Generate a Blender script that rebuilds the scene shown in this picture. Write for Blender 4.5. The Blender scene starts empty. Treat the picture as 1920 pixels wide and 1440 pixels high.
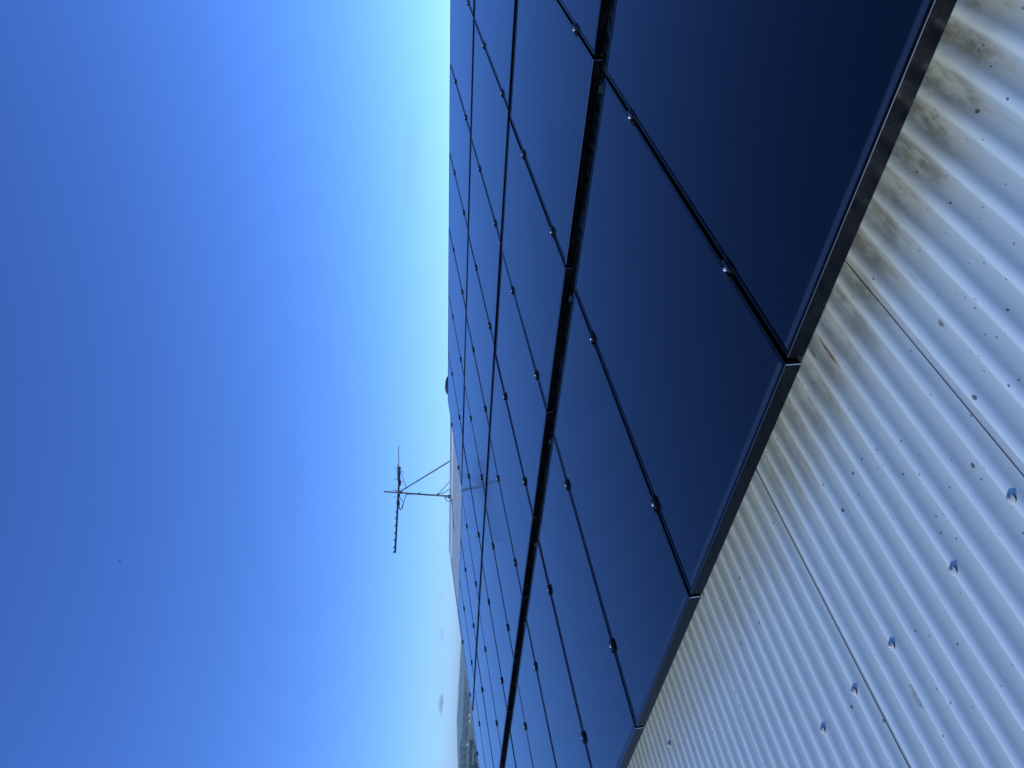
import bpy, bmesh, math, random
from mathutils import Vector, Matrix, noise

random.seed(7)
S = bpy.context.scene
COL = S.collection
R = math.radians
PITCH = R(10.0)                      # roof pitch
SUN_E, SUN_A = 27.0, 201.0           # sun elevation, bearing from +Y towards +X (behind the camera)

# ------------------------------------------------------------------ camera
cam = bpy.data.cameras.new("camera")
cam.lens = 27.07; cam.sensor_width = 36; cam.clip_start = 0.02; cam.clip_end = 60000
cam_o = bpy.data.objects.new("camera", cam); COL.objects.link(cam_o); S.camera = cam_o
cu = Vector((0.061629, 0.004249, -0.99809))       # the phone is held on its side: picture right = down
cv = Vector((-0.723598, -0.688578, -0.047611))
cf = Vector((-0.687465, 0.72515, -0.039362))
CAM = Vector((1.1448, -1.3264, 0.6996))
mw = Matrix(((cu.x, -cv.x, -cf.x), (cu.y, -cv.y, -cf.y), (cu.z, -cv.z, -cf.z))).to_4x4()
mw.translation = CAM
cam_o.matrix_world = mw

# ------------------------------------------------------------------ world and sun
S.view_settings.view_transform = 'Standard'; S.view_settings.look = 'None'
S.view_settings.exposure = 0.0; S.view_settings.gamma = 1.0
wd = bpy.data.worlds.new("World"); S.world = wd; wd.use_nodes = True
nt = wd.node_tree; bg = nt.nodes['Background']
sky = nt.nodes.new('ShaderNodeTexSky'); sky.sky_type = 'NISHITA'; sky.sun_disc = False
sky.sun_elevation = R(SUN_E); sky.sun_rotation = R(SUN_A)
sky.ozone_density = 3; sky.dust_density = 0; sky.air_density = 1; sky.altitude = 1500
gm = nt.nodes.new('ShaderNodeGamma'); gm.inputs[1].default_value = 1.2
wb = nt.nodes.new('ShaderNodeMix'); wb.data_type = 'RGBA'; wb.blend_type = 'MULTIPLY'
wb.inputs['Factor'].default_value = 1.0
wb.inputs[7].default_value = (.415, .612, 1.03, 1)     # white balance of the phone
nt.links.new(sky.outputs[0], gm.inputs[0]); nt.links.new(gm.outputs[0], wb.inputs[6])
nt.links.new(wb.outputs[2], bg.inputs[0]); bg.inputs[1].default_value = 0.15
sl = bpy.data.lights.new("sun", 'SUN'); sl.energy = 2.2; sl.angle = R(1.4); sl.color = (.90, .98, 1.0)
so = bpy.data.objects.new("sun", sl); COL.objects.link(so)
sd = Vector((math.sin(R(SUN_A)) * math.cos(R(SUN_E)), math.cos(R(SUN_A)) * math.cos(R(SUN_E)), math.sin(R(SUN_E))))
so.rotation_euler = (-sd).to_track_quat('-Z', 'Y').to_euler(); so.location = sd * 60
S.cycles.use_denoising = True
S.cycles.max_bounces = 8; S.cycles.volume_bounces = 3

# ------------------------------------------------------------------ helpers
def r2w(x, y, z):
    "roof coordinates (x along the rows, y up the slope, z off the sheet plane) to world"
    c, s = math.cos(PITCH), math.sin(PITCH)
    return Vector((x, y * c - z * s, y * s + z * c))

class MB:
    def __init__(self): self.v = []; self.f = []; self.m = []
    def add(self, vs, fs, mi=0):
        o = len(self.v); self.v += [tuple(p) for p in vs]
        self.f += [tuple(i + o for i in f) for f in fs]; self.m += [mi] * len(fs)
    def box(self, a, b, mi=0):
        (x0, y0, z0), (x1, y1, z1) = a, b
        self.add([(x0, y0, z0), (x1, y0, z0), (x1, y1, z0), (x0, y1, z0), (x0, y0, z1), (x1, y0, z1), (x1, y1, z1), (x0, y1, z1)],
                 [(3, 2, 1, 0), (4, 5, 6, 7), (0, 1, 5, 4), (1, 2, 6, 5), (2, 3, 7, 6), (3, 0, 4, 7)], mi)
    def tube(self, pts, r, n=10, mi=0, square=False):
        pts = [Vector(p) for p in pts]; rings = []; up = Vector((0, 0, 1))
        t0 = (pts[1] - pts[0]).normalized()
        if abs(t0.dot(up)) > .95: up = Vector((1, 0, 0))
        nrm = (up - t0 * up.dot(t0)).normalized()
        vs = []
        for i, p in enumerate(pts):
            t = (pts[min(i + 1, len(pts) - 1)] - pts[max(i - 1, 0)]).normalized()
            nrm = (nrm - t * nrm.dot(t)).normalized(); b = t.cross(nrm)
            rr = r[i] if isinstance(r, (list, tuple)) else r
            for k in range(n):
                a = 2 * math.pi * (k + (.5 if square else 0)) / n
                vs.append(p + nrm * math.cos(a) * rr + b * math.sin(a) * rr)
        fs = []
        for i in range(len(pts) - 1):
            for k in range(n):
                fs.append((i * n + k, i * n + (k + 1) % n, (i + 1) * n + (k + 1) % n, (i + 1) * n + k))
        fs.append(tuple(range(n - 1, -1, -1))); fs.append(tuple((len(pts) - 1) * n + k for k in range(n)))
        self.add(vs, fs, mi)
    def lathe(self, prof, n=20, c=(0, 0, 0), mi=0):
        "profile of (radius, z) about +Z"
        vs = []; fs = []
        for (r, z) in prof:
            for k in range(n):
                a = 2 * math.pi * k / n
                vs.append((c[0] + r * math.cos(a), c[1] + r * math.sin(a), c[2] + z))
        for i in range(len(prof) - 1):
            for k in range(n):
                fs.append((i * n + k, i * n + (k + 1) % n, (i + 1) * n + (k + 1) % n, (i + 1) * n + k))
        fs.append(tuple(range(n - 1, -1, -1))); fs.append(tuple((len(prof) - 1) * n + k for k in range(n)))
        self.add(vs, fs, mi)
    def mesh(self, name, mats, smooth=False):
        me = bpy.data.meshes.new(name); me.from_pydata(self.v, [], self.f); me.update()
        for m in (mats if isinstance(mats, (list, tuple)) else [mats]): me.materials.append(m)
        for p, mi in zip(me.polygons, self.m): p.material_index = mi; p.use_smooth = bool(smooth)
        if smooth == 'auto':
            for p in me.polygons: p.use_smooth = True
            try: me.set_sharp_from_angle(angle=R(40))
            except Exception: pass
        return me
    def obj(self, name, mats, parent=None, smooth=False):
        o = bpy.data.objects.new(name, self.mesh(name, mats, smooth)); COL.objects.link(o)
        if parent: o.parent = parent
        return o

def link(name, me, parent=None, loc=(0, 0, 0), rot=(0, 0, 0)):
    o = bpy.data.objects.new(name, me); COL.objects.link(o); o.parent = parent
    o.location = loc; o.rotation_euler = rot
    return o

def tag(o, label=None, cat=None, group=None, kind=None):
    for k, val in (('label', label), ('category', cat), ('group', group), ('kind', kind)):
        if val: o[k] = val
    return o

def empty(name, loc, rot=(0, 0, 0)):
    o = bpy.data.objects.new(name, None); COL.objects.link(o); o.location = loc; o.rotation_euler = rot
    o.empty_display_size = .1
    return o

# ------------------------------------------------------------------ materials
class Mat:
    def __init__(self, name, col=(.5, .5, .5), rough=.5, metal=0, spec=.5, ior=None):
        self.m = bpy.data.materials.new(name); self.m.use_nodes = True
        self.t = self.m.node_tree; self.n = self.t.nodes; self.b = self.n['Principled BSDF']
        self.b.inputs['Base Color'].default_value = (*col, 1); self.b.inputs['Roughness'].default_value = rough
        self.b.inputs['Metallic'].default_value = metal; self.b.inputs['Specular IOR Level'].default_value = spec
        if ior: self.b.inputs['IOR'].default_value = ior
        self.co = None
    def link(self, a, b): self.t.links.new(a, b)
    def coord(self):
        if not self.co: self.co = self.n.new('ShaderNodeTexCoord')
        return self.co.outputs['Object']
    def mapped(self, scale=(1, 1, 1), loc=(0, 0, 0), src=None):
        mp = self.n.new('ShaderNodeMapping'); mp.inputs['Scale'].default_value = scale; mp.inputs['Location'].default_value = loc
        self.link(src or self.coord(), mp.inputs['Vector']); return mp.outputs[0]
    def noise(self, scale, detail=3, rough=.55, vec=None, dist=0):
        x = self.n.new('ShaderNodeTexNoise'); x.inputs['Scale'].default_value = scale; x.inputs['Detail'].default_value = detail
        x.inputs['Roughness'].default_value = rough; x.inputs['Distortion'].default_value = dist
        self.link(vec or self.coord(), x.inputs['Vector']); return x.outputs['Fac']
    def ramp(self, fac, a, b, lo=0.0, hi=1.0):
        x = self.n.new('ShaderNodeMapRange'); x.interpolation_type = 'SMOOTHSTEP'
        x.inputs['From Min'].default_value = a; x.inputs['From Max'].default_value = b
        x.inputs['To Min'].default_value = lo; x.inputs['To Max'].default_value = hi
        self.link(fac, x.inputs['Value']); return x.outputs[0]
    def math(self, op, a, b=None):
        x = self.n.new('ShaderNodeMath'); x.operation = op
        for i, q in enumerate((a, b)):
            if q is None: continue
            if isinstance(q, (int, float)): x.inputs[i].default_value = q
            else: self.link(q, x.inputs[i])
        return x.outputs[0]
    def mix(self, fac, a, b):
        x = self.n.new('ShaderNodeMix'); x.data_type = 'RGBA'
        for i, q in ((0, fac), (6, a), (7, b)):
            if isinstance(q, (int, float)): x.inputs[i].default_value = q
            elif isinstance(q, tuple): x.inputs[i].default_value = (*q, 1)
            else: self.link(q, x.inputs[i])
        return x.outputs[2]
    def sep(self, src=None):
        x = self.n.new('ShaderNodeSeparateXYZ'); self.link(src or self.coord(), x.inputs[0]); return x.outputs
    def bump(self, h, strength=.2, dist=.01):
        x = self.n.new('ShaderNodeBump'); x.inputs['Strength'].default_value = strength; x.inputs['Distance'].default_value = dist
        self.link(h, x.inputs['Height']); self.link(x.outputs[0], self.b.inputs['Normal'])
    def rnd(self):
        x = self.n.new('ShaderNodeObjectInfo'); return x.outputs['Random']
    def base(self, c): self.link(c, self.b.inputs['Base Color'])
    def rough(self, c): self.link(c, self.b.inputs['Roughness'])

def roof_material():
    M = Mat("white_roof_paint", (.72, .74, .76), .25, 0, .7)
    geo = M.n.new('ShaderNodeNewGeometry')
    vr = M.n.new('ShaderNodeVectorRotate'); vr.rotation_type = 'X_AXIS'; vr.inputs['Angle'].default_value = -PITCH
    M.link(geo.outputs['Position'], vr.inputs['Vector'])          # position back into roof coordinates
    P = vr.outputs[0]
    X, Y, Z = M.sep(P)
    # grime that has washed out from under the panels
    n1 = M.noise(1.0, 4, .6, M.mapped((13, 3.2, 6), src=P))
    n2 = M.noise(1.0, 5, .62, M.mapped((5, 4, 5), (3, 1, 0), src=P))
    side = M.ramp(X, -1.6, .9, .5, 1.1)
    wave = M.math('COSINE', M.math('MULTIPLY', M.math('SUBTRACT', X, .1467), 2 * math.pi / .0762))   # +1 in the pans, -1 on the crests
    pan = M.math('ADD', .5, M.math('MULTIPLY', wave, .5))
    edge = M.math('ADD', Y, M.math('ADD', M.math('MULTIPLY', M.math('SUBTRACT', n1, .5), .26), M.math('MULTIPLY', M.math('SUBTRACT', X, .7), -.055)))
    edge = M.math('ADD', edge, M.math('MULTIPLY', pan, .035))
    near = M.math('MULTIPLY', M.ramp(edge, -.10, .12), side)
    near = M.math('MULTIPLY', near, M.ramp(n2, .22, .62, .5, 1.0))
    tone = M.ramp(M.math('ADD', pan, M.math('MULTIPLY', M.math('SUBTRACT', n2, .5), .3)), .04, .42)      # duller in the pans, paler on the crests
    c = M.mix(tone, (.77, .855, .80), (.51, .595, .565))
    c = M.mix(M.math('MULTIPLY', M.rnd(), .13), c, (.40, .42, .40))
    c = M.mix(M.math('MULTIPLY', near, .85), c, M.mix(tone, (.62, .60, .48), (.48, .465, .35)))
    n3 = M.noise(1.0, 6, .7, M.mapped((22, 7, 10), (7, 2, 0), src=P))
    mold = M.math('MULTIPLY', M.ramp(edge, -.02, .14), M.ramp(n3, .40, .62))
    mold = M.math('MULTIPLY', M.math('MULTIPLY', mold, M.ramp(X, -1.3, .6, .12, 1.05)), M.math('ADD', .25, M.math('MULTIPLY', pan, .75)))
    c = M.mix(M.math('MULTIPLY', mold, .80), c, (.13, .12, .07))
    n8 = M.noise(1.0, 5, .7, M.mapped((70, 5, 10), (1, 4, 0), src=P))      # run-off streaks
    run = M.math('MULTIPLY', M.ramp(edge, -.30, .06), M.ramp(n8, .56, .72))
    c = M.mix(M.math('MULTIPLY', run, .30), c, (.24, .23, .19))
    # general weathering
    n4 = M.noise(1.0, 4, .6, M.mapped((6, 1.6, 4), (1, 9, 0), src=P))
    c = M.mix(M.ramp(n4, .42, .78, 0, .22), c, (.52, .53, .53))
    n6 = M.noise(1.0, 3, .6, M.mapped((34, 5, 10), (5, 3, 0), src=P))
    c = M.mix(M.ramp(n6, .60, .74, 0, .16), c, (.40, .40, .39))
    # dirt band along each side lap, plus the edge's thin shadow painted dark
    lap = M.math('MODULO', M.math('ADD', M.math('SUBTRACT', X, .1467), 762.0 * .03), .762)
    ln = M.math('SUBTRACT', 1.0, M.ramp(lap, .0003, .0012))
    band = M.math('SUBTRACT', 1.0, M.ramp(M.math('ADD', lap, M.math('MULTIPLY', M.math('SUBTRACT', n1, .5), .012)), .010, .022))
    n7 = M.noise(1.0, 5, .65, M.mapped((60, 14, 10), (4, 3, 0), src=P))
    c = M.mix(M.math('MULTIPLY', band, M.ramp(n7, .3, .7, .18, .6)), c, (.40, .39, .38))
    c = M.mix(M.math('MULTIPLY', ln, .8), c, (.07, .06, .06))
    # lichen specks of two sizes, a little longer down the slope
    clus = M.ramp(M.noise(1.0, 2, .5, M.mapped((3.2, 2.2, 3), (8, 8, 0), src=P)), .35, .65, -.05, .035)
    for sc, thr, lo, hi, col, am in ((42, .945, .16, .24, (.05, .045, .035), .8), (90, .962, .18, .28, (.07, .06, .045), .85), (17, .980, .09, .16, (.13, .12, .08), .7)):
        vo = M.n.new('ShaderNodeTexVoronoi'); vo.inputs['Scale'].default_value = sc
        M.link(M.mapped((1, .72, 1), src=P), vo.inputs['Vector'])
        cs = M.n.new('ShaderNodeSeparateColor'); M.link(vo.outputs['Color'], cs.inputs[0])
        keep = M.math('GREATER_THAN', M.math('ADD', cs.outputs[0], M.math('ADD', clus, M.ramp(X, -1.6, .6, -.02, .018))), thr)
        shape = M.math('ADD', vo.outputs['Distance'], M.math('MULTIPLY', M.math('SUBTRACT', M.noise(160, 2, .6, P), .5), .12))
        size = M.math('SUBTRACT', 1.0, M.ramp(M.math('ADD', shape, M.math('MULTIPLY', cs.outputs[1], .12)), lo, hi))
        c = M.mix(M.math('MULTIPLY', M.math('MULTIPLY', keep, size), am), c, col)
    # a dried splash, a ring mark, two rust runs
    def blot(cx, cy, rx, ry, col, amt, nscale, rim=False):
        nonlocal c
        dx = M.math('DIVIDE', M.math('SUBTRACT', X, cx), rx); dy = M.math('DIVIDE', M.math('SUBTRACT', Y, cy), ry)
        d = M.math('SQRT', M.math('ADD', M.math('MULTIPLY', dx, dx), M.math('MULTIPLY', dy, dy)))
        d = M.math('ADD', d, M.math('MULTIPLY', M.math('SUBTRACT', M.noise(nscale, 4, .65, P), .5), .9))
        k = M.math('SUBTRACT', 1.0, M.ramp(d, .75, .95))
        if rim: k = M.math('MULTIPLY', k, M.ramp(d, .45, .9, .35, 1))
        k = M.math('MULTIPLY', k, M.ramp(M.noise(nscale * 1.7, 4, .7, P), .36, .6, .25, 1))
        c = M.mix(M.math('MULTIPLY', k, amt), c, col)
    blot(-.457, -.609, .015, .030, (.24, .22, .17), .8, 60)
    blot(-.166, -.311, .009, .011, (.33, .36, .26), .6, 60, True)
    blot(-.063, -.405, .005, .016, (.22, .21, .15), .65, 80)
    blot(-.066, .100, .0125, .075, (.17, .075, .055), .95, 22)
    blot(-.139, .120, .0050, .055, (.22, .14, .11), .8, 30)
    blot(-.109, .140, .0035, .03, (.12, .11, .08), .7, 45)
    blot(-1.241, -.170, .014, .03, (.38, .38, .31), .5, 40, True)
    M.base(c)
    M.rough(M.math('ADD', M.ramp(n4, .3, .8, .10, .22), M.math('MULTIPLY', near, .25)))
    hb = M.noise(1.0, 3, .55, M.mapped((9, 2.2, 5), (2, 2, 2), src=P))
    hb2 = M.noise(1.0, 2, .5, M.mapped((26, 11, 10), (2, 5, 2), src=P))
    M.bump(M.math('ADD', hb, M.math('MULTIPLY', hb2, .3)), .5, .006)
    return M.m

def glass_material():
    M = Mat("solar_glass", (.0006, .0025, .010), .045, 0, .5, 1.54)
    X, Y, Z = M.sep()
    rnd = M.rnd()
    off = M.n.new('ShaderNodeCombineXYZ'); M.link(M.math('MULTIPLY', rnd, 37.0), off.inputs[0]); M.link(M.math('MULTIPLY', rnd, 11.0), off.inputs[1])
    ad = M.n.new('ShaderNodeVectorMath'); ad.operation = 'ADD'; M.link(M.coord(), ad.inputs[0]); M.link(off.outputs[0], ad.inputs[1])
    P = ad.outputs[0]
    nd = M.noise(1.0, 5, .6, M.mapped((3, 1.1, 1), src=P))
    ne = M.noise(1.0, 3, .6, M.mapped((14, 60, 1), src=P))
    # dust washed down against the lower frame lip, sky sheen painted in as blue
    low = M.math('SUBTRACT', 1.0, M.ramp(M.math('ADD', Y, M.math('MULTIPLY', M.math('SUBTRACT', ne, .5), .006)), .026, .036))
    wisp = M.math('SUBTRACT', 1.0, M.ramp(M.math('ADD', Y, M.math('MULTIPLY', nd, .12)), .05, .16))
    tone = M.ramp(nd, .45, .85, .0, .0028)
    f = M.math('ADD', M.math('ADD', M.math('MULTIPLY', low, .07), M.math('MULTIPLY', wisp, .004)), tone)
    # a few dried drips
    vo = M.n.new('ShaderNodeTexVoronoi'); vo.inputs['Scale'].default_value = 9; M.link(M.mapped((1, .3, 1), src=P), vo.inputs['Vector'])
    cs = M.n.new('ShaderNodeSeparateColor'); M.link(vo.outputs['Color'], cs.inputs[0])
    drip = M.math('MULTIPLY', M.math('GREATER_THAN', cs.outputs[0], .94), M.math('SUBTRACT', 1.0, M.ramp(vo.outputs['Distance'], .03, .09)))
    f = M.math('ADD', f, M.math('MULTIPLY', drip, .006))
    st = M.noise(1.0, 4, .6, M.mapped((26, 1.3, 1), src=P))
    f = M.math('ADD', f, M.math('MULTIPLY', M.ramp(st, .52, .74), M.math('MULTIPLY', M.ramp(nd, .35, .7), .0065)))
    v2 = M.n.new('ShaderNodeTexVoronoi'); v2.inputs['Scale'].default_value = 7; M.link(M.mapped((1, .8, 1), src=P), v2.inputs['Vector'])
    c2 = M.n.new('ShaderNodeSeparateColor'); M.link(v2.outputs['Color'], c2.inputs[0])
    dot = M.math('MULTIPLY', M.math('GREATER_THAN', c2.outputs[1], .90), M.math('SUBTRACT', 1.0, M.ramp(v2.outputs['Distance'], .010, .018)))
    f = M.math('ADD', f, M.math('MULTIPLY', dot, .30))
    gx = M.math('PINGPONG', M.math('ADD', X, .496), .0795); gy = M.math('PINGPONG', M.math('SUBTRACT', Y, .8215), .0795)
    grid = M.math('SUBTRACT', 1.0, M.ramp(M.math('MINIMUM', gx, gy), .0008, .0022))
    f = M.math('ADD', f, M.math('MULTIPLY', grid, .0035))
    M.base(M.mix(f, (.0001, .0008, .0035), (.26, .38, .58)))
    M.rough(M.math('ADD', M.math('ADD', .09, M.math('MULTIPLY', low, .35)), M.ramp(nd, .4, .9, 0, .06)))
    M.bump(M.noise(2.2, 2, .5, P), .012, .01)
    return M.m

def frame_material():
    M = Mat("black_anodised_frame", (.012, .013, .015), .33, .0, .13)
    n = M.noise(1.0, 5, .65, M.mapped((9, 9, 30)))
    M.base(M.mix(M.ramp(n, .5, .75), (.0010, .0016, .0024), (.0045, .005, .0055)))
    M.rough(M.ramp(n, .3, .8, .10, .34))
    n2 = M.noise(1.0, 3, .6, M.mapped((22, 22, 40)))
    M.bump(n2, .05, .004)
    return M.m

m_roof = roof_material()
m_glass = glass_material()
m_frame = frame_material()
_m = Mat("frame_edge", (.11, .115, .125), .22, .9)      # glint of sky on the lip painted in, strongest on one panel
_i = _m.n.new('ShaderNodeObjectInfo'); _m.link(_i.outputs['Color'], _m.b.inputs['Base Color']); m_edge = _m.m
m_corner = Mat("cut_aluminium", (.55, .56, .58), .35, 1).m
m_back = Mat("backsheet", (.02, .02, .022), .6).m
m_clamp = Mat("black_clamp", (.010, .010, .012), .3).m
m_steel = Mat("bright_steel", (.52, .52, .52), .32, .6).m
m_washer = Mat("zinc_washer", (.64, .60, .54), .38, .2).m
m_rubber = Mat("rubber", (.02, .02, .02), .6).m
m_rail = Mat("mill_aluminium", (.5, .51, .52), .4, 1).m
m_cap = Mat("ridge_paint", (.42, .47, .53), .45); n_ = m_cap.noise(7, 4, .6); m_cap.base(m_cap.mix(m_cap.ramp(n_, .4, .8), (.44, .49, .54), (.34, .37, .40))); m_cap = m_cap.m
m_tab = Mat("white_paint", (.82, .83, .84), .4).m
_m = Mat("galvanised_tube", (.20, .21, .20), .55, .2); _n = _m.noise(30, 3); _m.base(_m.mix(_n, (.15, .155, .15), (.26, .265, .26))); m_galv = _m.m
m_alu = Mat("weathered_aluminium", (.24, .245, .24), .5, .3).m
m_dark = Mat("dark_plastic", (.018, .018, .02), .45).m
m_cable = Mat("grey_cable", (.05, .05, .05), .5).m
m_wall = Mat("rendered_wall", (.55, .52, .47), .8).m
m_vent = Mat("vent_dome", (.035, .04, .04), .4).m

# ------------------------------------------------------------------ terrain
def lerp_table(t, x):
    for (a, va), (b, vb) in zip(t, t[1:]):
        if x <= b:
            k = (x - a) / (b - a); k = k * k * (3 - 2 * k); return va + (vb - va) * k
    return t[-1][1]
FLAT = [(0, -4.7), (16, -4.7), (60, -6.2), (250, -9), (1000, -16.5), (1600, -15.5), (2600, -7), (3400, 4), (4100, -8), (5200, 4)]
def ground(x, y):
    d = math.hypot(x, y); az = math.degrees(math.atan2(x, y))
    if d < 5200: z = lerp_table(FLAT, d)
    else:
        far = 72 + 13 * noise.noise(Vector((az * .16, 3.1, 0))) + 5 * noise.noise(Vector((az * .7, 7.7, 0)))
        far -= 20 * max(0, min(1, (-67.3 - az) / 2.6))
        z = lerp_table([(5200, 4), (7000, far), (8600, 6)], d)
    z += min(1, d / 1500) * 3.0 * noise.noise(Vector((x / 700, y / 700, 5)))
    return z
def build_terrain():
    rs = [6 * (8600 / 6) ** (i / 130) for i in range(131)]
    azs = []; a = -180.0
    while a < 180 - 1e-6:
        azs.append(a); a += .12 if -76 <= a < -54 else 2.0
    b = MB(); n = len(azs)
    vs = [(0, 0, ground(0, 0))]
    for r in rs:
        for az in azs:
            x, y = r * math.sin(R(az)), r * math.cos(R(az)); vs.append((x, y, ground(x, y)))
    fs = [(0, 1 + (k + 1) % n, 1 + k) for k in range(n)]
    for i in range(len(rs) - 1):
        for k in range(n):
            p = 1 + i * n; q = p + n
            fs.append((p + k, p + (k + 1) % n, q + (k + 1) % n, q + k))
    b.add(vs, fs)
    M = Mat("pasture", (.08, .10, .04), .9, 0, .2)
    vo = M.n.new('ShaderNodeTexVoronoi'); vo.inputs['Scale'].default_value = 1; M.link(M.mapped((1 / 420, 1 / 260, 0)), vo.inputs['Vector'])
    cs = M.n.new('ShaderNodeSeparateColor'); M.link(vo.outputs['Color'], cs.inputs[0])
    c = M.mix(cs.outputs[0], (.16, .22, .09), (.25, .28, .13))
    c = M.mix(M.ramp(cs.outputs[1], .72, .76), c, (.17, .14, .085))
    c = M.mix(M.ramp(M.noise(.006, 5), .5, .7, 0, .6), c, (.055, .075, .035))
    c = M.mix(M.ramp(M.noise(.25, 4), .35, .7, 0, .5), c, (.05, .07, .03))
    M.base(c)
    o = b.obj("terrain", M.m, smooth=True); tag(o, kind='structure')
    return o
build_terrain()

# woods far down the valley: one mass
def clump_mesh(b, c, r, h, seed):
    bm = bmesh.new(); bmesh.ops.create_icosphere(bm, subdivisions=2, radius=1)
    o = len(b.v); idx = {}
    for i, v in enumerate(bm.verts):
        k = 1 + .38 * noise.noise(v.co * 2.3 + Vector((seed, 0, 0)))
        b.v.append((c[0] + v.co.x * r * k, c[1] + v.co.y * r * k, c[2] + (v.co.z * k + .75) * h)); v.index = i
    for f in bm.faces: b.f.append(tuple(v.index + o for v in f.verts)); b.m.append(0)
    bm.free()
_m = Mat("foliage_far", (.04, .055, .03), .9, 0, .2)
_n = _m.noise(.08, 4); _m.base(_m.mix(_n, (.045, .065, .032), (.12, .135, .075))); m_wood = _m.m
def build_woods():
    b = MB(); rg = random.Random(3)
    def put(az, d, r, h):
        x, y = d * math.sin(R(az)), d * math.cos(R(az))
        clump_mesh(b, (x, y, ground(x, y) - .1 * h), r, h, rg.uniform(0, 99))
    for i in range(1100):                                   # wooded ridge
        az = rg.uniform(-76, -56); d = rg.uniform(2750, 3600)
        if noise.noise(Vector((az * 1.1, d / 260, 2))) < -.28: continue
        put(az, d, rg.uniform(7, 14), rg.uniform(3.5, 6.5) * (1.5 if az < -68.2 else 1))
    for ln in range(4):                                     # hedgerows
        a0 = rg.uniform(-75, -66); d0 = rg.uniform(900, 2500); a1 = a0 + rg.uniform(2, 6); d1 = d0 + rg.uniform(-250, 250)
        for i in range(36):
            t = i / 36 + rg.uniform(-.01, .01)
            if rg.random() < .25: continue
            put(a0 + (a1 - a0) * t, d0 + (d1 - d0) * t, rg.uniform(3, 6), rg.uniform(2.5, 5))
    for i in range(420):                                    # scrub and trees of the nearer slope
        az = rg.uniform(-74, -64); d = rg.uniform(420, 1150)
        if noise.noise(Vector((az * 1.7, d / 120, 8))) < .16: continue
        put(az, d, rg.uniform(2.5, 5.5), rg.uniform(1.8, 4))
    o = b.obj("woodland", m_wood, smooth=True)
    tag(o, "grey green woodland and hedgerows on the hills beyond the roof end", "woodland", kind='stuff')
build_woods()

def far_house(az, d, w, dp, h, rz, label):
    x, y = d * math.sin(R(az)), d * math.cos(R(az))
    t = empty("farmhouse", (x, y, ground(x, y) + .2), (0, 0, R(rz)))
    b = MB(); b.box((-w / 2, -dp / 2, -2), (w / 2, dp / 2, h)); b.obj("wall", m_tab, t)
    b = MB(); e = .4; k = h + dp * .22
    b.add([(-w / 2 - e, -dp / 2 - e, h + .02), (w / 2 + e, -dp / 2 - e, h + .02), (w / 2 + e, dp / 2 + e, h + .02), (-w / 2 - e, dp / 2 + e, h + .02), (-w / 2 - e, 0, k), (w / 2 + e, 0, k)],
          [(0, 1, 5, 4), (2, 3, 4, 5), (0, 4, 3), (1, 2, 5), (3, 2, 1, 0)])
    b.obj("roof", m_cap, t)
    tag(t, label, "house", "far white houses in the valley")
far_house(-66.84, 2250, 7, 5, 2.4, 25, "tiny white house, upper one of the two close together below the far hills")
far_house(-67.20, 2180, 6, 5, 2.3, 30, "tiny white house, lower one of the two close together below the far hills")
far_house(-68.63, 2350, 7, 5, 2.6, 15, "lone tiny white house at the edge of the pale green field")

# ------------------------------------------------------------------ house: roof sheets, ridge, walls
house = empty("house", (0, 0, 0))
tag(house, "house roof of white corrugated steel sheets with grime along the panels", "house")
roofE = (PITCH, 0, 0)
LAP0, COVER, P76, ZR = .1467, .762, .0762, -.176
Y0, Y1 = -2.45, 7.70
def sheet_mesh():
    n = 16; xs = [i * P76 / n for i in range(int(10.4 * n) + 1)]; ys = [Y0 + (Y1 - Y0) * j / 24 for j in range(25)]
    b = MB(); vs = []
    def zz(x):
        th = 2 * math.pi * (x / P76 - .5)
        z = .0078 * math.cos(th) + .0012 * math.cos(2 * th)
        if x < .07: z += .0015 * (1 - x / .07) ** 2
        if x > COVER - .006: z -= .0010
        return z
    for y in ys:
        for x in xs: vs.append((-x, y, zz(x)))
    m = len(xs); o = len(vs)
    for y in ys:
        for x in xs: vs.append((-x, y, zz(x) - .0009))
    fs = []
    for j in range(len(ys) - 1):
        for i in range(m - 1):
            a = j * m + i; fs.append((a, a + m, a + m + 1, a + 1)); fs.append((o + a, o + a + 1, o + a + m + 1, o + a + m))
        a = j * m; fs.append((a, o + a, o + a + m, a + m)); a = j * m + m - 1; fs.append((a + m, o + a + m, o + a, a))
    b.add(vs, fs); return b.mesh("roof_sheet", m_roof, smooth='auto')
sheet_me = sheet_mesh(); sheets = {}
for k in range(-8, 16):
    sheets[k] = link("roof_sheet", sheet_me, house, r2w(LAP0 - COVER * k, 0, ZR), roofE)
# screws on the crests
b = MB()
b.lathe([(.0098, -.003), (.0098, .0004), (.009, .0010)], 20, mi=1)
b.lathe([(.0104, .0011), (.0102, .0018), (.0076, .0032), (.0062, .0036)], 24, mi=0)
b.lathe([(.0043, .0037), (.0043, .0078), (.0036, .0086)], 6, mi=0)
screw_me = b.mesh("screw", [m_washer, m_rubber])
def screw(n, y):
    k = n // 10
    x = LAP0 - P76 * (.5 + n); lap = LAP0 - COVER * k
    link("screw", screw_me, sheets[k], (x - lap, y, .0091 + (.0006 if n % 10 == 0 else 0)), (0, 0, random.uniform(0, 6)))
for n in (-4, 0, 3, 7, 10, 13): screw(n, -.506)
screw(30, -.034)
n_ = 118
for i in range(36, 46): screw(round(i * 10 / 3), 6.83)
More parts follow.
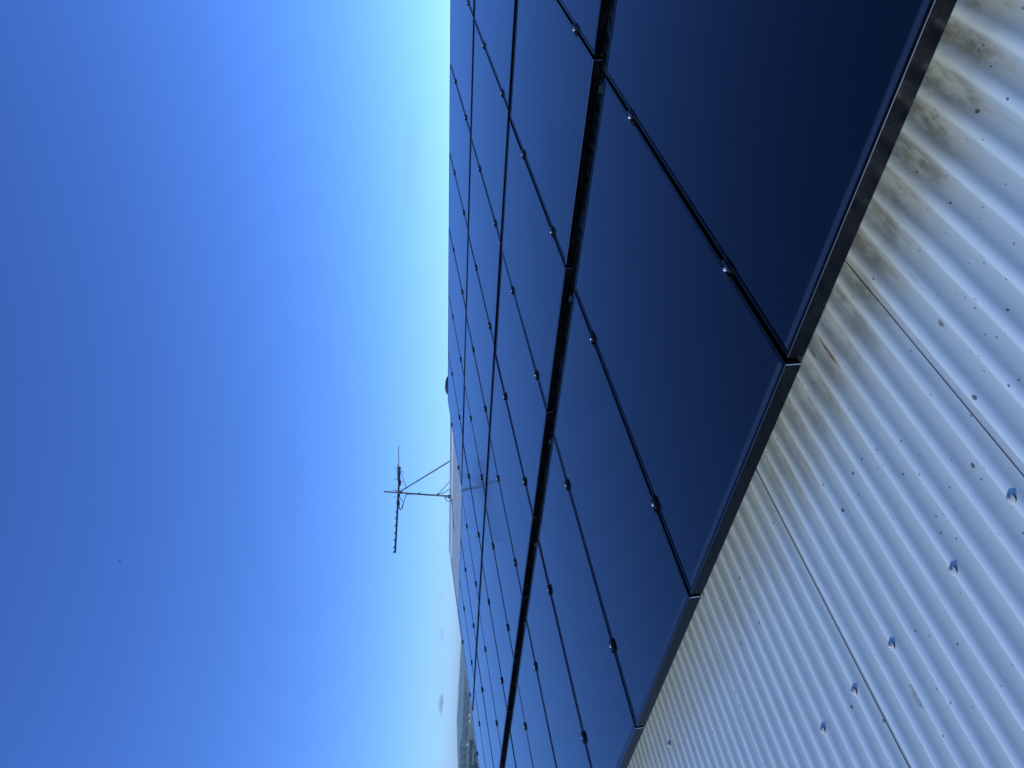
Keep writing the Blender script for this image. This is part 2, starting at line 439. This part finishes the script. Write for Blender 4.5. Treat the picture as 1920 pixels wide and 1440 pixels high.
# back slope, ridge capping with a scribed edge, barge, walls
yr = Y1
b = MB(); rp = r2w(0, Y1 + .004, ZR)
b.add([(-12.05, rp.y, rp.z), (6.3, rp.y, rp.z), (6.3, rp.y + 9.8, rp.z - 1.75), (-12.05, rp.y + 9.8, rp.z - 1.75)], [(0, 1, 2, 3)])
b.obj("back_roof", m_roof, house)
b = MB(); n = 8; xs = [-12.07 + i * P76 / n for i in range(int(18.36 / P76 * n))]
prof = [(7.52, .0135), (7.60, .020), (7.68, .027), (7.715, .033)]
vs = [(x, y, z + ZR) for (y, z) in prof for x in xs] + [(x, 7.75, .030 + ZR - .003) for x in xs] + [(x, 7.98, -.065 + ZR) for x in xs]
m = len(xs); b.add(vs, [(j * m + i, j * m + i + 1, (j + 1) * m + i + 1, (j + 1) * m + i) for j in range(5) for i in range(m - 1)])
cap = b.obj("ridge_capping", m_cap, house, smooth=True); cap.rotation_euler = roofE
b = MB(); vs = []; fs = []
for i, x in enumerate(xs):                                   # turned-down scalloped lip, cut to the corrugations
    th = 2 * math.pi * ((x - LAP0) / P76 - .5); zl = .0078 * math.cos(th) + .0012 * math.cos(2 * th) + .001
    vs += [(x, 7.5185, .0140 + ZR), (x, 7.5175, zl + ZR)]
for i in range(m - 1): fs.append((2 * i, 2 * i + 1, 2 * i + 3, 2 * i + 2))
b.add(vs, fs); sc = b.obj("scribed_edge", m_tab, cap, smooth=True)  # caught light painted in: lip whiter than the capping
b = MB(); b.box((-12.11, Y0, ZR - .14), (-12.05, Y1, ZR + .020)); bc = b.obj("barge_capping", m_cap, house); bc.rotation_euler = roofE
b = MB(); gz = -4.7
e0 = r2w(0, Y0 + .5, ZR - .05)
b.box((-11.8, e0.y, gz - .5), (6.0, 15.4, e0.z - .05)); b.obj("wall", m_wall, house)
b = MB()
for x in (-11.8, 5.9):
    b = MB(); b.add([(x, e0.y, e0.z - .05), (x + .1, e0.y, e0.z - .05), (x, 15.4, e0.z - .05), (x + .1, 15.4, e0.z - .05), (x, rp.y, rp.z - .08), (x + .1, rp.y, rp.z - .08)],
          [(0, 2, 4), (1, 5, 3), (0, 4, 5, 1), (4, 2, 3, 5), (0, 1, 3, 2)])
    b.obj("gable", m_wall, house)
ge = r2w(0, Y0 - .02, ZR - .02)
b = MB(); gpts = [(-.06, .02), (-.11, .0), (-.12, -.08), (-.02, -.1), (.0, -.02)]
gp = [(ge.y + a, ge.z + c) for a, c in gpts]
vs = [(x, y, z) for x in (-12.1, 6.3) for y, z in gp]; q = len(gp)
b.add(vs, [(i, i + 1, q + i + 1, q + i) for i in range(q - 1)]); b.obj("gutter", m_cap, house)
# rails the panels sit on
ROWS = [(0.0, 0.0, 0.0), (1.840, -.0047, -.0098), (3.6036, -.0136, -.0004), (5.381, -.0228, -.0092)]   # y, z, x shift
PW, PL, STEP, PH = .992, 1.6429, 1.012, .040
CL = [(.366, 1.278), (.308, 1.160), (.248, 1.100), (.318, 1.150)]
RANGE = [(-1, 8), (-1, 9), (0, 9), (0, 6)]
for (ry, rz, rx), cl, (k0, k1) in zip(ROWS, CL, RANGE):
    for c in cl:
        b = MB(); x0, x1 = -(k1 + 1) * STEP - .06, -k0 * STEP + .03
        b.box((x0, ry + c - .02, rz - PH - .045), (x1, ry + c + .02, rz - PH - .001))
        for i in range(int((x1 - x0) / 1.2)):
            fx = x0 + .3 + i * 1.2
            b.box((fx - .02, ry + c + .021, ZR + .002), (fx + .02, ry + c + .026, rz - PH - .01)); b.box((fx - .02, ry + c + .0262, ZR + .006), (fx + .02, ry + c + .07, ZR + .010))
        o = b.obj("mounting_rail", m_rail, house); o.rotation_euler = roofE

# ------------------------------------------------------------------ solar panels
def frame_mesh():
    b = MB(); c = .0016
    prof = [(.011, -.0035), (.011, -.0003), (.0105, 0), (.0009, 0), (0, -.0009), (0, -PH), (.028, -PH), (.028, -PH + .0015), (.0015, -PH + .0015), (.0015, -.0085), (.011, -.0085)]
    def ring(d, z):
        x0, x1, y0, y1 = -PW + d, -d, d, PL - d; q = max(c - d * .5, .0002)
        return [(x0 + q, y0, z), (x1 - q, y0, z), (x1, y0 + q, z), (x1, y1 - q, z), (x1 - q, y1, z), (x0 + q, y1, z), (x0, y1 - q, z), (x0, y0 + q, z)]
    vs = [p for d, z in prof for p in ring(d, z)]
    for i in range(len(prof) - 1):
        for k in range(8):
            k2 = (k + 1) % 8; mi = 0
            if i == 3: mi = 1
            if i == 4 and k % 2 == 1: mi = 2
            b.f.append((i * 8 + k2, i * 8 + k, (i + 1) * 8 + k, (i + 1) * 8 + k2)); b.m.append(mi)
    b.v = vs
    return b.mesh("frame", [m_frame, m_edge, m_corner])
frame_me = frame_mesh()
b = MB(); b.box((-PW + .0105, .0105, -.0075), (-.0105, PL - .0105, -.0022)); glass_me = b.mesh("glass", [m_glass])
ORD = ["first", "second", "third", "fourth", "fifth", "sixth", "seventh", "eighth", "ninth", "tenth", "eleventh", "twelfth"]
STRIP = ["the strip beside the white sheeting", "the second strip from the white sheeting", "the third strip from the white sheeting", "the strip along the ridge"]
SHORT = ["panel strip beside white sheeting", "second panel strip from white sheeting", "third panel strip from white sheeting", "ridge panel strip"]
rgp = random.Random(5)
proto = None
for r, ((ry, rz, rx), (k0, k1)) in enumerate(zip(ROWS, RANGE)):
    for k in range(k0, k1 + 1):
        x = -k * STEP - (STEP - PW) / 2 + rx
        if proto is None:
            t = empty("solar_panel", (0, 0, 0)); proto = t
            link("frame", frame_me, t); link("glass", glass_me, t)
        else:
            t = proto.copy(); COL.objects.link(t)
            for ch in list(proto.children):
                c = ch.copy(); COL.objects.link(c); c.parent = t
        t.location = r2w(x + rgp.uniform(-.0012, .0012), ry + rgp.uniform(-.002, .002), rz)
        t.rotation_euler = (PITCH + R(rgp.uniform(-.10, .10)), R(rgp.uniform(-.05, .05)), 0)
        w_ = .70 if (r, k) == (1, 0) else (.09 + .05 * rgp.random())  # one pale lip stands in for the sky it catches
        for ch in t.children:
            if ch.name.startswith("frame"): ch.color = (w_, w_ * 1.03, w_ * 1.08, 1)
        tag(t, "dark blue solar panel, %s from photo top in %s" % (ORD[k - k0], STRIP[r]), "solar panel", "solar panels on the roof")

# ------------------------------------------------------------------ clamps
def clamp_meshes(end=False):
    b = MB(); h = .026                                       # half length along the slope
    b.box((-.0085, -h, -.020), (.0085, h, -.0165))           # trough floor
    for s in (-1, 1):
        x0, x1 = sorted((s * .0085, s * .0062)); b.box((x0, -h, -.0164), (x1, h, .0100))
        if end and s < 0: continue
        x0, x1 = sorted((s * .0087, s * .0205)); b.box((x0, -h, .0006), (x1, h, .0042))
        x0, x1 = sorted((s * .0086, s * .0150)); b.box((x0, -h, .00425), (x1, h, .0098))
    br = b.mesh("bracket", m_clamp)
    b = MB(); b.lathe([(.0058, -.0164), (.0058, .006)], 12)
    b.lathe([(.0062, .0062), (.0066, .0072), (.0062, .0108), (.0045, .0130), (.0025, .0134)], 16)
    return br, b.mesh("bolt", m_steel, smooth='auto')
MID, END = clamp_meshes(), clamp_meshes(True)
def put_clamp(r, k, c, end, label):
    ry, rz, rx = ROWS[r]
    t = empty("panel_clamp", r2w(-k * STEP + rx, ry + c + rgp.uniform(-.006, .006), rz), (PITCH, 0, 0))
    br, bo = END if end else MID
    link("bracket", br, t); link("bolt", bo, t, rot=(0, 0, rgp.uniform(0, 6)))
    tag(t, label, "clamp", "clamps holding the solar panels")
# gaps in view: (row, first gap, last gap); ends where the row stops before the landscape
for r, (g0, g1) in enumerate([(0, 7), (0, 9), (1, 9), (1, 6)]):
    for g in range(g0, g1 + 1):
        for i, c in enumerate(CL[r]):
            if (r, g, i) in ((0, 6, 0), (0, 7, 0), (0, 7, 1), (1, 0, 1), (1, 8, 0), (1, 9, 0)): continue   # outside the picture
            put_clamp(r, g, c, False, "%s black clamp, %s gap from photo top, %s" % (("sheeting side", "ridge side")[i], ORD[g - g0], SHORT[r]))
for r, k in ((1, 10), (2, 10), (3, 7)):
    for i, c in enumerate(CL[r]):
        if (r, i) == (1, 0): continue
        put_clamp(r, k, c, True, "%s end clamp at the valley end of the %s" % (("sheeting side", "ridge side")[i], SHORT[r]))

# ------------------------------------------------------------------ antenna on the ridge
AB = Vector((-10.12, 7.485, 1.140)); SD = Vector((.6156, .7881, 0)); TO = Vector((-.7881, .6156, 0))   # foot, sideways, away
def A(s, z, o=0): return AB + SD * (s + .033) + Vector((0, 0, z + .033)) + TO * o
ant = empty("tv_antenna", AB); tag(ant, "grey television antenna on a braced mast at the ridge", "antenna")
def local(b): b.v = [tuple(Vector(p) - AB) for p in b.v]; return b
b = MB(); b.tube([A(-.033, -.03), A(.002, 1.215)], .0165, 12); local(b).obj("mast", m_galv, ant, smooth='auto')
b = MB(); b.tube([A(.655, -.03), A(.64, -.0), A(.03, .90), A(.0, .93)], .0125, 10); local(b).obj("stay", m_galv, ant, smooth='auto')
b = MB(); b.tube([A(.470, .957, .03), A(-1.086, .945, .03)], .022, 4, square=True); boom = local(b).obj("boom", m_dark, ant)
b = MB(); b.tube([A(.372, .972, .03), A(.850, 1.006, .03)], .007, 8); local(b).obj("rod", m_alu, ant, smooth='auto')
b = MB(); b.tube([A(.505, .99, .03), A(.36, .985, .03), A(.20, .972, .03)], [.012, .02, .012], 8); local(b).obj("reflector", m_alu, ant, smooth='auto')
for s, z in ((-.36, .950), (-.47, .951), (-.60, .952), (-.73, .951), (-.86, .950), (-.99, .949), (-1.07, .949)):
    b = MB(); b.tube([A(s, z + .022, -.14), A(s, z + .022, .20)], .005, 6)
    b.box(tuple(A(s, z + .006, .03) - Vector((.014, .014, .0))), tuple(A(s, z + .03, .03) + Vector((.014, .014, .0)))); local(b).obj("director", m_alu, ant)
for s, z, l in ((.41, .96, .30), (.22, .96, .26), (.02, .955, .36), (-.10, .955, .30)):
    b = MB(); b.tube([A(s + .02, z + .05, -l), A(s, z - .005, 0), A(s - .03, z - .05, l)], .006, 6); local(b).obj("element", m_alu, ant, smooth='auto')
b = MB(); b.tube([A(.365, .935, .03), A(.10, .815, .0)], .006, 8); local(b).obj("brace", m_galv, ant)
b = MB(); b.tube([A(.05, 1.01, .02), A(-.19, .85, .02)], .005, 8); local(b).obj("cross_rod", m_galv, ant)
b = MB()
for s0, s1, r in ((.24, .12, .030), (-.02, -.09, .028), (-.14, -.26, .032)):
    b.tube([A(s0, .952, .03), A((s0 + s1) / 2, .945, .03), A(s1, .94, .03)], [r * .8, r, r * .7], 8)
local(b).obj("dipole_box", m_dark, ant, smooth='auto')
b = MB(); b.tube([A(-.27, .93, .05), A(-.31, .90, .05), A(-.28, .87, .05), A(-.22, .86, .04)], .011, 8); local(b).obj("balun", m_dark, ant, smooth='auto')
def curve(pts, n=8):
    out = []
    P = [Vector(p) for p in pts]; P = [P[0] * 2 - P[1]] + P + [P[-1] * 2 - P[-2]]
    for i in range(1, len(P) - 2):
        for k in range(n):
            t = k / n; a, b_, c, d = P[i - 1:i + 3]
            out.append(.5 * ((2 * b_) + (c - a) * t + (2 * a - 5 * b_ + 4 * c - d) * t * t + (3 * b_ - a - 3 * c + d) * t ** 3))
    out.append(P[-2]); return out
b = MB()
b.tube(curve([A(-.24, .86, .04), A(-.16, .84, .02), A(-.08, .82, .0), A(-.035, .80, -.02), A(-.022, .6, -.03), A(-.03, .42, -.025), A(-.02, .24, -.03)]), .006, 6)
b.tube(curve([A(-.01, .235, -.03), A(.12, .12, -.03), A(.235, .03, -.03), A(.25, .0, -.03)]), .006, 6)
b.tube(curve([A(-.01, .235, -.03), A(.04, .10, -.03), A(.09, .045, -.03), A(.08, -.01, -.03)]), .006, 6)
b.tube(curve([A(-.02, .10, -.03), A(-.09, .085, -.04), A(-.13, .03, -.04), A(-.09, -.02, -.04)]), .006, 6)
b.tube(curve([A(-.02, .12, -.03), A(-.06, .07, -.04), A(-.06, .02, -.04), A(-.03, -.01, -.04)]), .006, 6)
local(b).obj("cable", m_cable, ant, smooth=True)
b = MB(); b.tube(curve([A(-.09, -.03, -.04), AB + Vector((-.22, -.16, -.020)), AB + Vector((-.34, -.40, -.058)), AB + Vector((-.42, -.44, -.066))]), .0075, 6)
local(b).obj("ground_cable", m_cable, ant, smooth=True)
b = MB(); b.tube([A(.255, .0, .0), A(-.10, -.03, .0)], .020, 4, square=True)
b.tube([A(-.06, -.01, .0), A(-.06, .04, 0)], .012, 6); b.tube([A(-.03, -.045, 0), A(-.03, .05, 0)], .026, 8); local(b).obj("bracket", m_galv, ant)
b = MB(); b.tube([A(.0, .885), A(.0, .935)], .024, 8); b.tube([A(-.005, .56), A(-.005, .585)], .020, 8); b.tube([A(-.012, .225), A(-.012, .25)], .022, 8)
local(b).obj("mast_clamp", m_dark, ant, smooth='auto')

# ------------------------------------------------------------------ dome vent behind the ridge
vp = Vector((-7.81, 8.02, 1.02))
t = empty("roof_vent", vp); tag(t, "dark domed roof vent poking up behind the ridge panels", "vent")
b = MB(); b.lathe([(.10, -.05), (.10, .12), (.105, .13)], 24); b.obj("pipe", m_vent, t, smooth='auto')
b = MB(); b.lathe([(.17, .131), (.182, .16), (.182, .19), (.168, .235), (.130, .270), (.08, .286), (.012, .290)], 28); b.obj("cowl", m_vent, t, smooth='auto')

# ------------------------------------------------------------------ trees just past the roof end
def leaf_mat(name, a, b_):
    M = Mat(name, a, .7, 0, .3); M.base(M.mix(M.rnd(), a, b_)); n = M.noise(1.3, 4); M.base(M.mix(n, a, b_)); return M.m
m_leaf = leaf_mat("leaves", (.020, .035, .014), (.055, .075, .030))
m_bark = Mat("bark", (.07, .055, .04), .9).m
def tree(az, d, h, cr, label, seed):
    rg = random.Random(seed); x, y = d * math.sin(R(az)), d * math.cos(R(az)); z = ground(x, y)
    t = empty("tree", (x, y, z)); tag(t, label, "tree", "trees past the roof end")
    b = MB(); b.tube([(0, 0, -.3), (.1, .05, h * .35), (.0, .1, h * .6), (.1, 0, h * .85)], [.16, .12, .08, .03], 8)
    for i in range(7):
        a = rg.uniform(0, 6.28); z0 = h * rg.uniform(.35, .7)
        b.tube([(.05, .05, z0), (math.cos(a) * cr * .4, math.sin(a) * cr * .4, z0 + .5), (math.cos(a) * cr * .8, math.sin(a) * cr * .8, z0 + 1.0)], [.06, .04, .015], 6)
    b.obj("trunk", m_bark, t)
    b = MB()
    cl = [(rg.gauss(0, .45) * cr, rg.gauss(0, .45) * cr, h * rg.uniform(.5, .97), rg.uniform(.3, .55)) for _ in range(26)]
    for cx, cy, cz, r in cl:
        for i in range(150):
            p = Vector((rg.gauss(0, 1), rg.gauss(0, 1), rg.gauss(0, .8))); p = p.normalized() * r * rg.uniform(.5, 1.05) + Vector((cx, cy, cz))
            u = Vector((rg.uniform(-1, 1), rg.uniform(-1, 1), rg.uniform(-1, 1))).normalized() * .06
            w = u.cross(Vector((rg.uniform(-1, 1), rg.uniform(-1, 1), rg.uniform(-1, 1)))).normalized() * .035
            b.add([p - u, p + w, p + u, p - w], [(0, 1, 2, 3)])
    b.obj("crown", m_leaf, t)
tree(-69.0, 80, 6.05, 1.0, "small dark tree peeking over the panel edge, upper of two near the photo bottom", 1)
tree(-69.75, 74, 5.75, 1.1, "dark tree peeking over the panel edge, lower of two near the photo bottom", 2)

# ------------------------------------------------------------------ bird
def ray(u, v):
    return (cf + cu * ((u - 960) / 1443.6) + cv * ((v - 720) / 1443.6)).normalized()
bp = CAM + ray(225, 1052) * 46
b = MB()
b.tube([(-.10, 0, 0), (-.05, 0, .004), (.02, 0, .006), (.075, 0, .006), (.10, 0, .003), (.115, 0, 0)], [.004, .022, .030, .020, .016, .003], 10)
for s in (-1, 1):
    pts = [(.05, .02 * s, .01), (.07, .10 * s, .035), (.03, .19 * s, .02), (-.03, .19 * s, .018), (-.02, .10 * s, .03), (-.03, .02 * s, .008)]
    b.add(pts + [(x, y, z - .006) for x, y, z in pts], [(0, 1, 4, 5), (1, 2, 3, 4), (6, 11, 10, 7), (7, 10, 9, 8)] + [(i, (i + 1) % 6, 6 + (i + 1) % 6, 6 + i) for i in range(6)])
b.add([(-.09, .01, 0), (-.16, .03, 0), (-.16, -.03, 0), (-.09, -.01, 0), (-.09, .01, .004), (-.16, .03, .003), (-.16, -.03, .003), (-.09, -.01, .004)], [(0, 1, 2, 3), (7, 6, 5, 4), (0, 4, 5, 1), (1, 5, 6, 2), (2, 6, 7, 3)])
bird = b.obj("bird", Mat("dark_feathers", (.02, .02, .025), .6).m, smooth='auto')
bird.location = bp; bird.rotation_euler = (R(35), R(-25), R(60)); bird.scale = (.62, .62, .62)
tag(bird, "tiny dark bird flying alone high in the blue sky", "bird")

# ------------------------------------------------------------------ small clouds near the horizon
def cloud_mat(name, dens):
    m = bpy.data.materials.new(name); m.use_nodes = True; t = m.node_tree; t.nodes.clear()
    out = t.nodes.new('ShaderNodeOutputMaterial'); pv = t.nodes.new('ShaderNodeVolumePrincipled')
    pv.inputs['Color'].default_value = (1, 1, 1, 1); pv.inputs['Anisotropy'].default_value = 0
    tc = t.nodes.new('ShaderNodeTexCoord'); ln = t.nodes.new('ShaderNodeVectorMath'); ln.operation = 'LENGTH'
    t.links.new(tc.outputs['Object'], ln.inputs[0])
    nz = t.nodes.new('ShaderNodeTexNoise'); nz.inputs['Scale'].default_value = 2.2; nz.inputs['Detail'].default_value = 4
    t.links.new(tc.outputs['Object'], nz.inputs['Vector'])
    ad = t.nodes.new('ShaderNodeMath'); ad.operation = 'ADD'; t.links.new(ln.outputs['Value'], ad.inputs[0])
    mu = t.nodes.new('ShaderNodeMath'); mu.operation = 'MULTIPLY'; mu.inputs[1].default_value = 1.1; t.links.new(nz.outputs['Fac'], mu.inputs[0]); t.links.new(mu.outputs[0], ad.inputs[1])
    mr = t.nodes.new('ShaderNodeMapRange'); mr.inputs['From Min'].default_value = 1.45; mr.inputs['From Max'].default_value = .85
    mr.inputs['To Min'].default_value = 0; mr.inputs['To Max'].default_value = dens
    t.links.new(ad.outputs[0], mr.inputs['Value']); t.links.new(mr.outputs[0], pv.inputs['Density']); t.links.new(pv.outputs[0], out.inputs['Volume'])
    return m
bmc = bmesh.new(); bmesh.ops.create_icosphere(bmc, subdivisions=2, radius=1)
cm_dense, cm_thin = cloud_mat("cloud_dense", .009), cloud_mat("cloud_thin", .0022)
def cloud(u, v, L, H, m, label):
    me = bpy.data.meshes.new("cloud"); bmc.to_mesh(me); me.materials.append(m)
    d = ray(u, v); o = link("cloud", me, None, CAM + d * 14000)
    o.rotation_euler = (0, 0, math.atan2(-d.x, d.y)); o.scale = (L * 9.7 / 2 * .85, L * 9.7 / 2.6, H * 9.7 / 2 * .75)
    tag(o, label, "cloud", "small clouds low over the valley")
cloud(827, 1320, 52, 15, cm_dense, "brightest small cloud, lowest in the photo, above the far hills")
cloud(829, 1190, 44, 15, cm_thin, "largest grey cloud, above the valley end of the roof")
cloud(830, 1117, 26, 12, cm_thin, "grey cloud above the sloping end of the ridge, second largest grey")
cloud(840, 1093, 30, 6, cm_thin, "long thin grey cloud nearest the sloping roof end")
cloud(839, 990, 32, 6, cm_thin, "faint thin cloud just over the ridge below the antenna boom end")
cloud(831, 1293, 13, 7, cm_thin, "tiny grey puff just above the brightest cloud in the photo")
cloud(836, 1227, 18, 5, cm_thin, "thin grey wisp just below the largest grey cloud in the photo")
cloud(772, 300, 330, 60, cloud_mat("cloud_veil", .00012), "faint wide veil of haze high above the ridge near the photo top")
bmc.free()

# ------------------------------------------------------------------ the air over the valley
b = MB(); b.box((-9200, -9200, -60), (9200, 9200, 125)); hz = b.obj("haze", None)
hz.data.materials.clear()
hm = bpy.data.materials.new("haze"); hm.use_nodes = True; t = hm.node_tree; t.nodes.clear()
out = t.nodes.new('ShaderNodeOutputMaterial'); pv = t.nodes.new('ShaderNodeVolumePrincipled')
pv.inputs['Color'].default_value = (.76, .93, 1, 1); pv.inputs['Density'].default_value = 1.0e-4; pv.inputs['Anisotropy'].default_value = .1
t.links.new(pv.outputs[0], out.inputs['Volume']); hz.data.materials.append(hm)
tag(hz, kind='stuff')
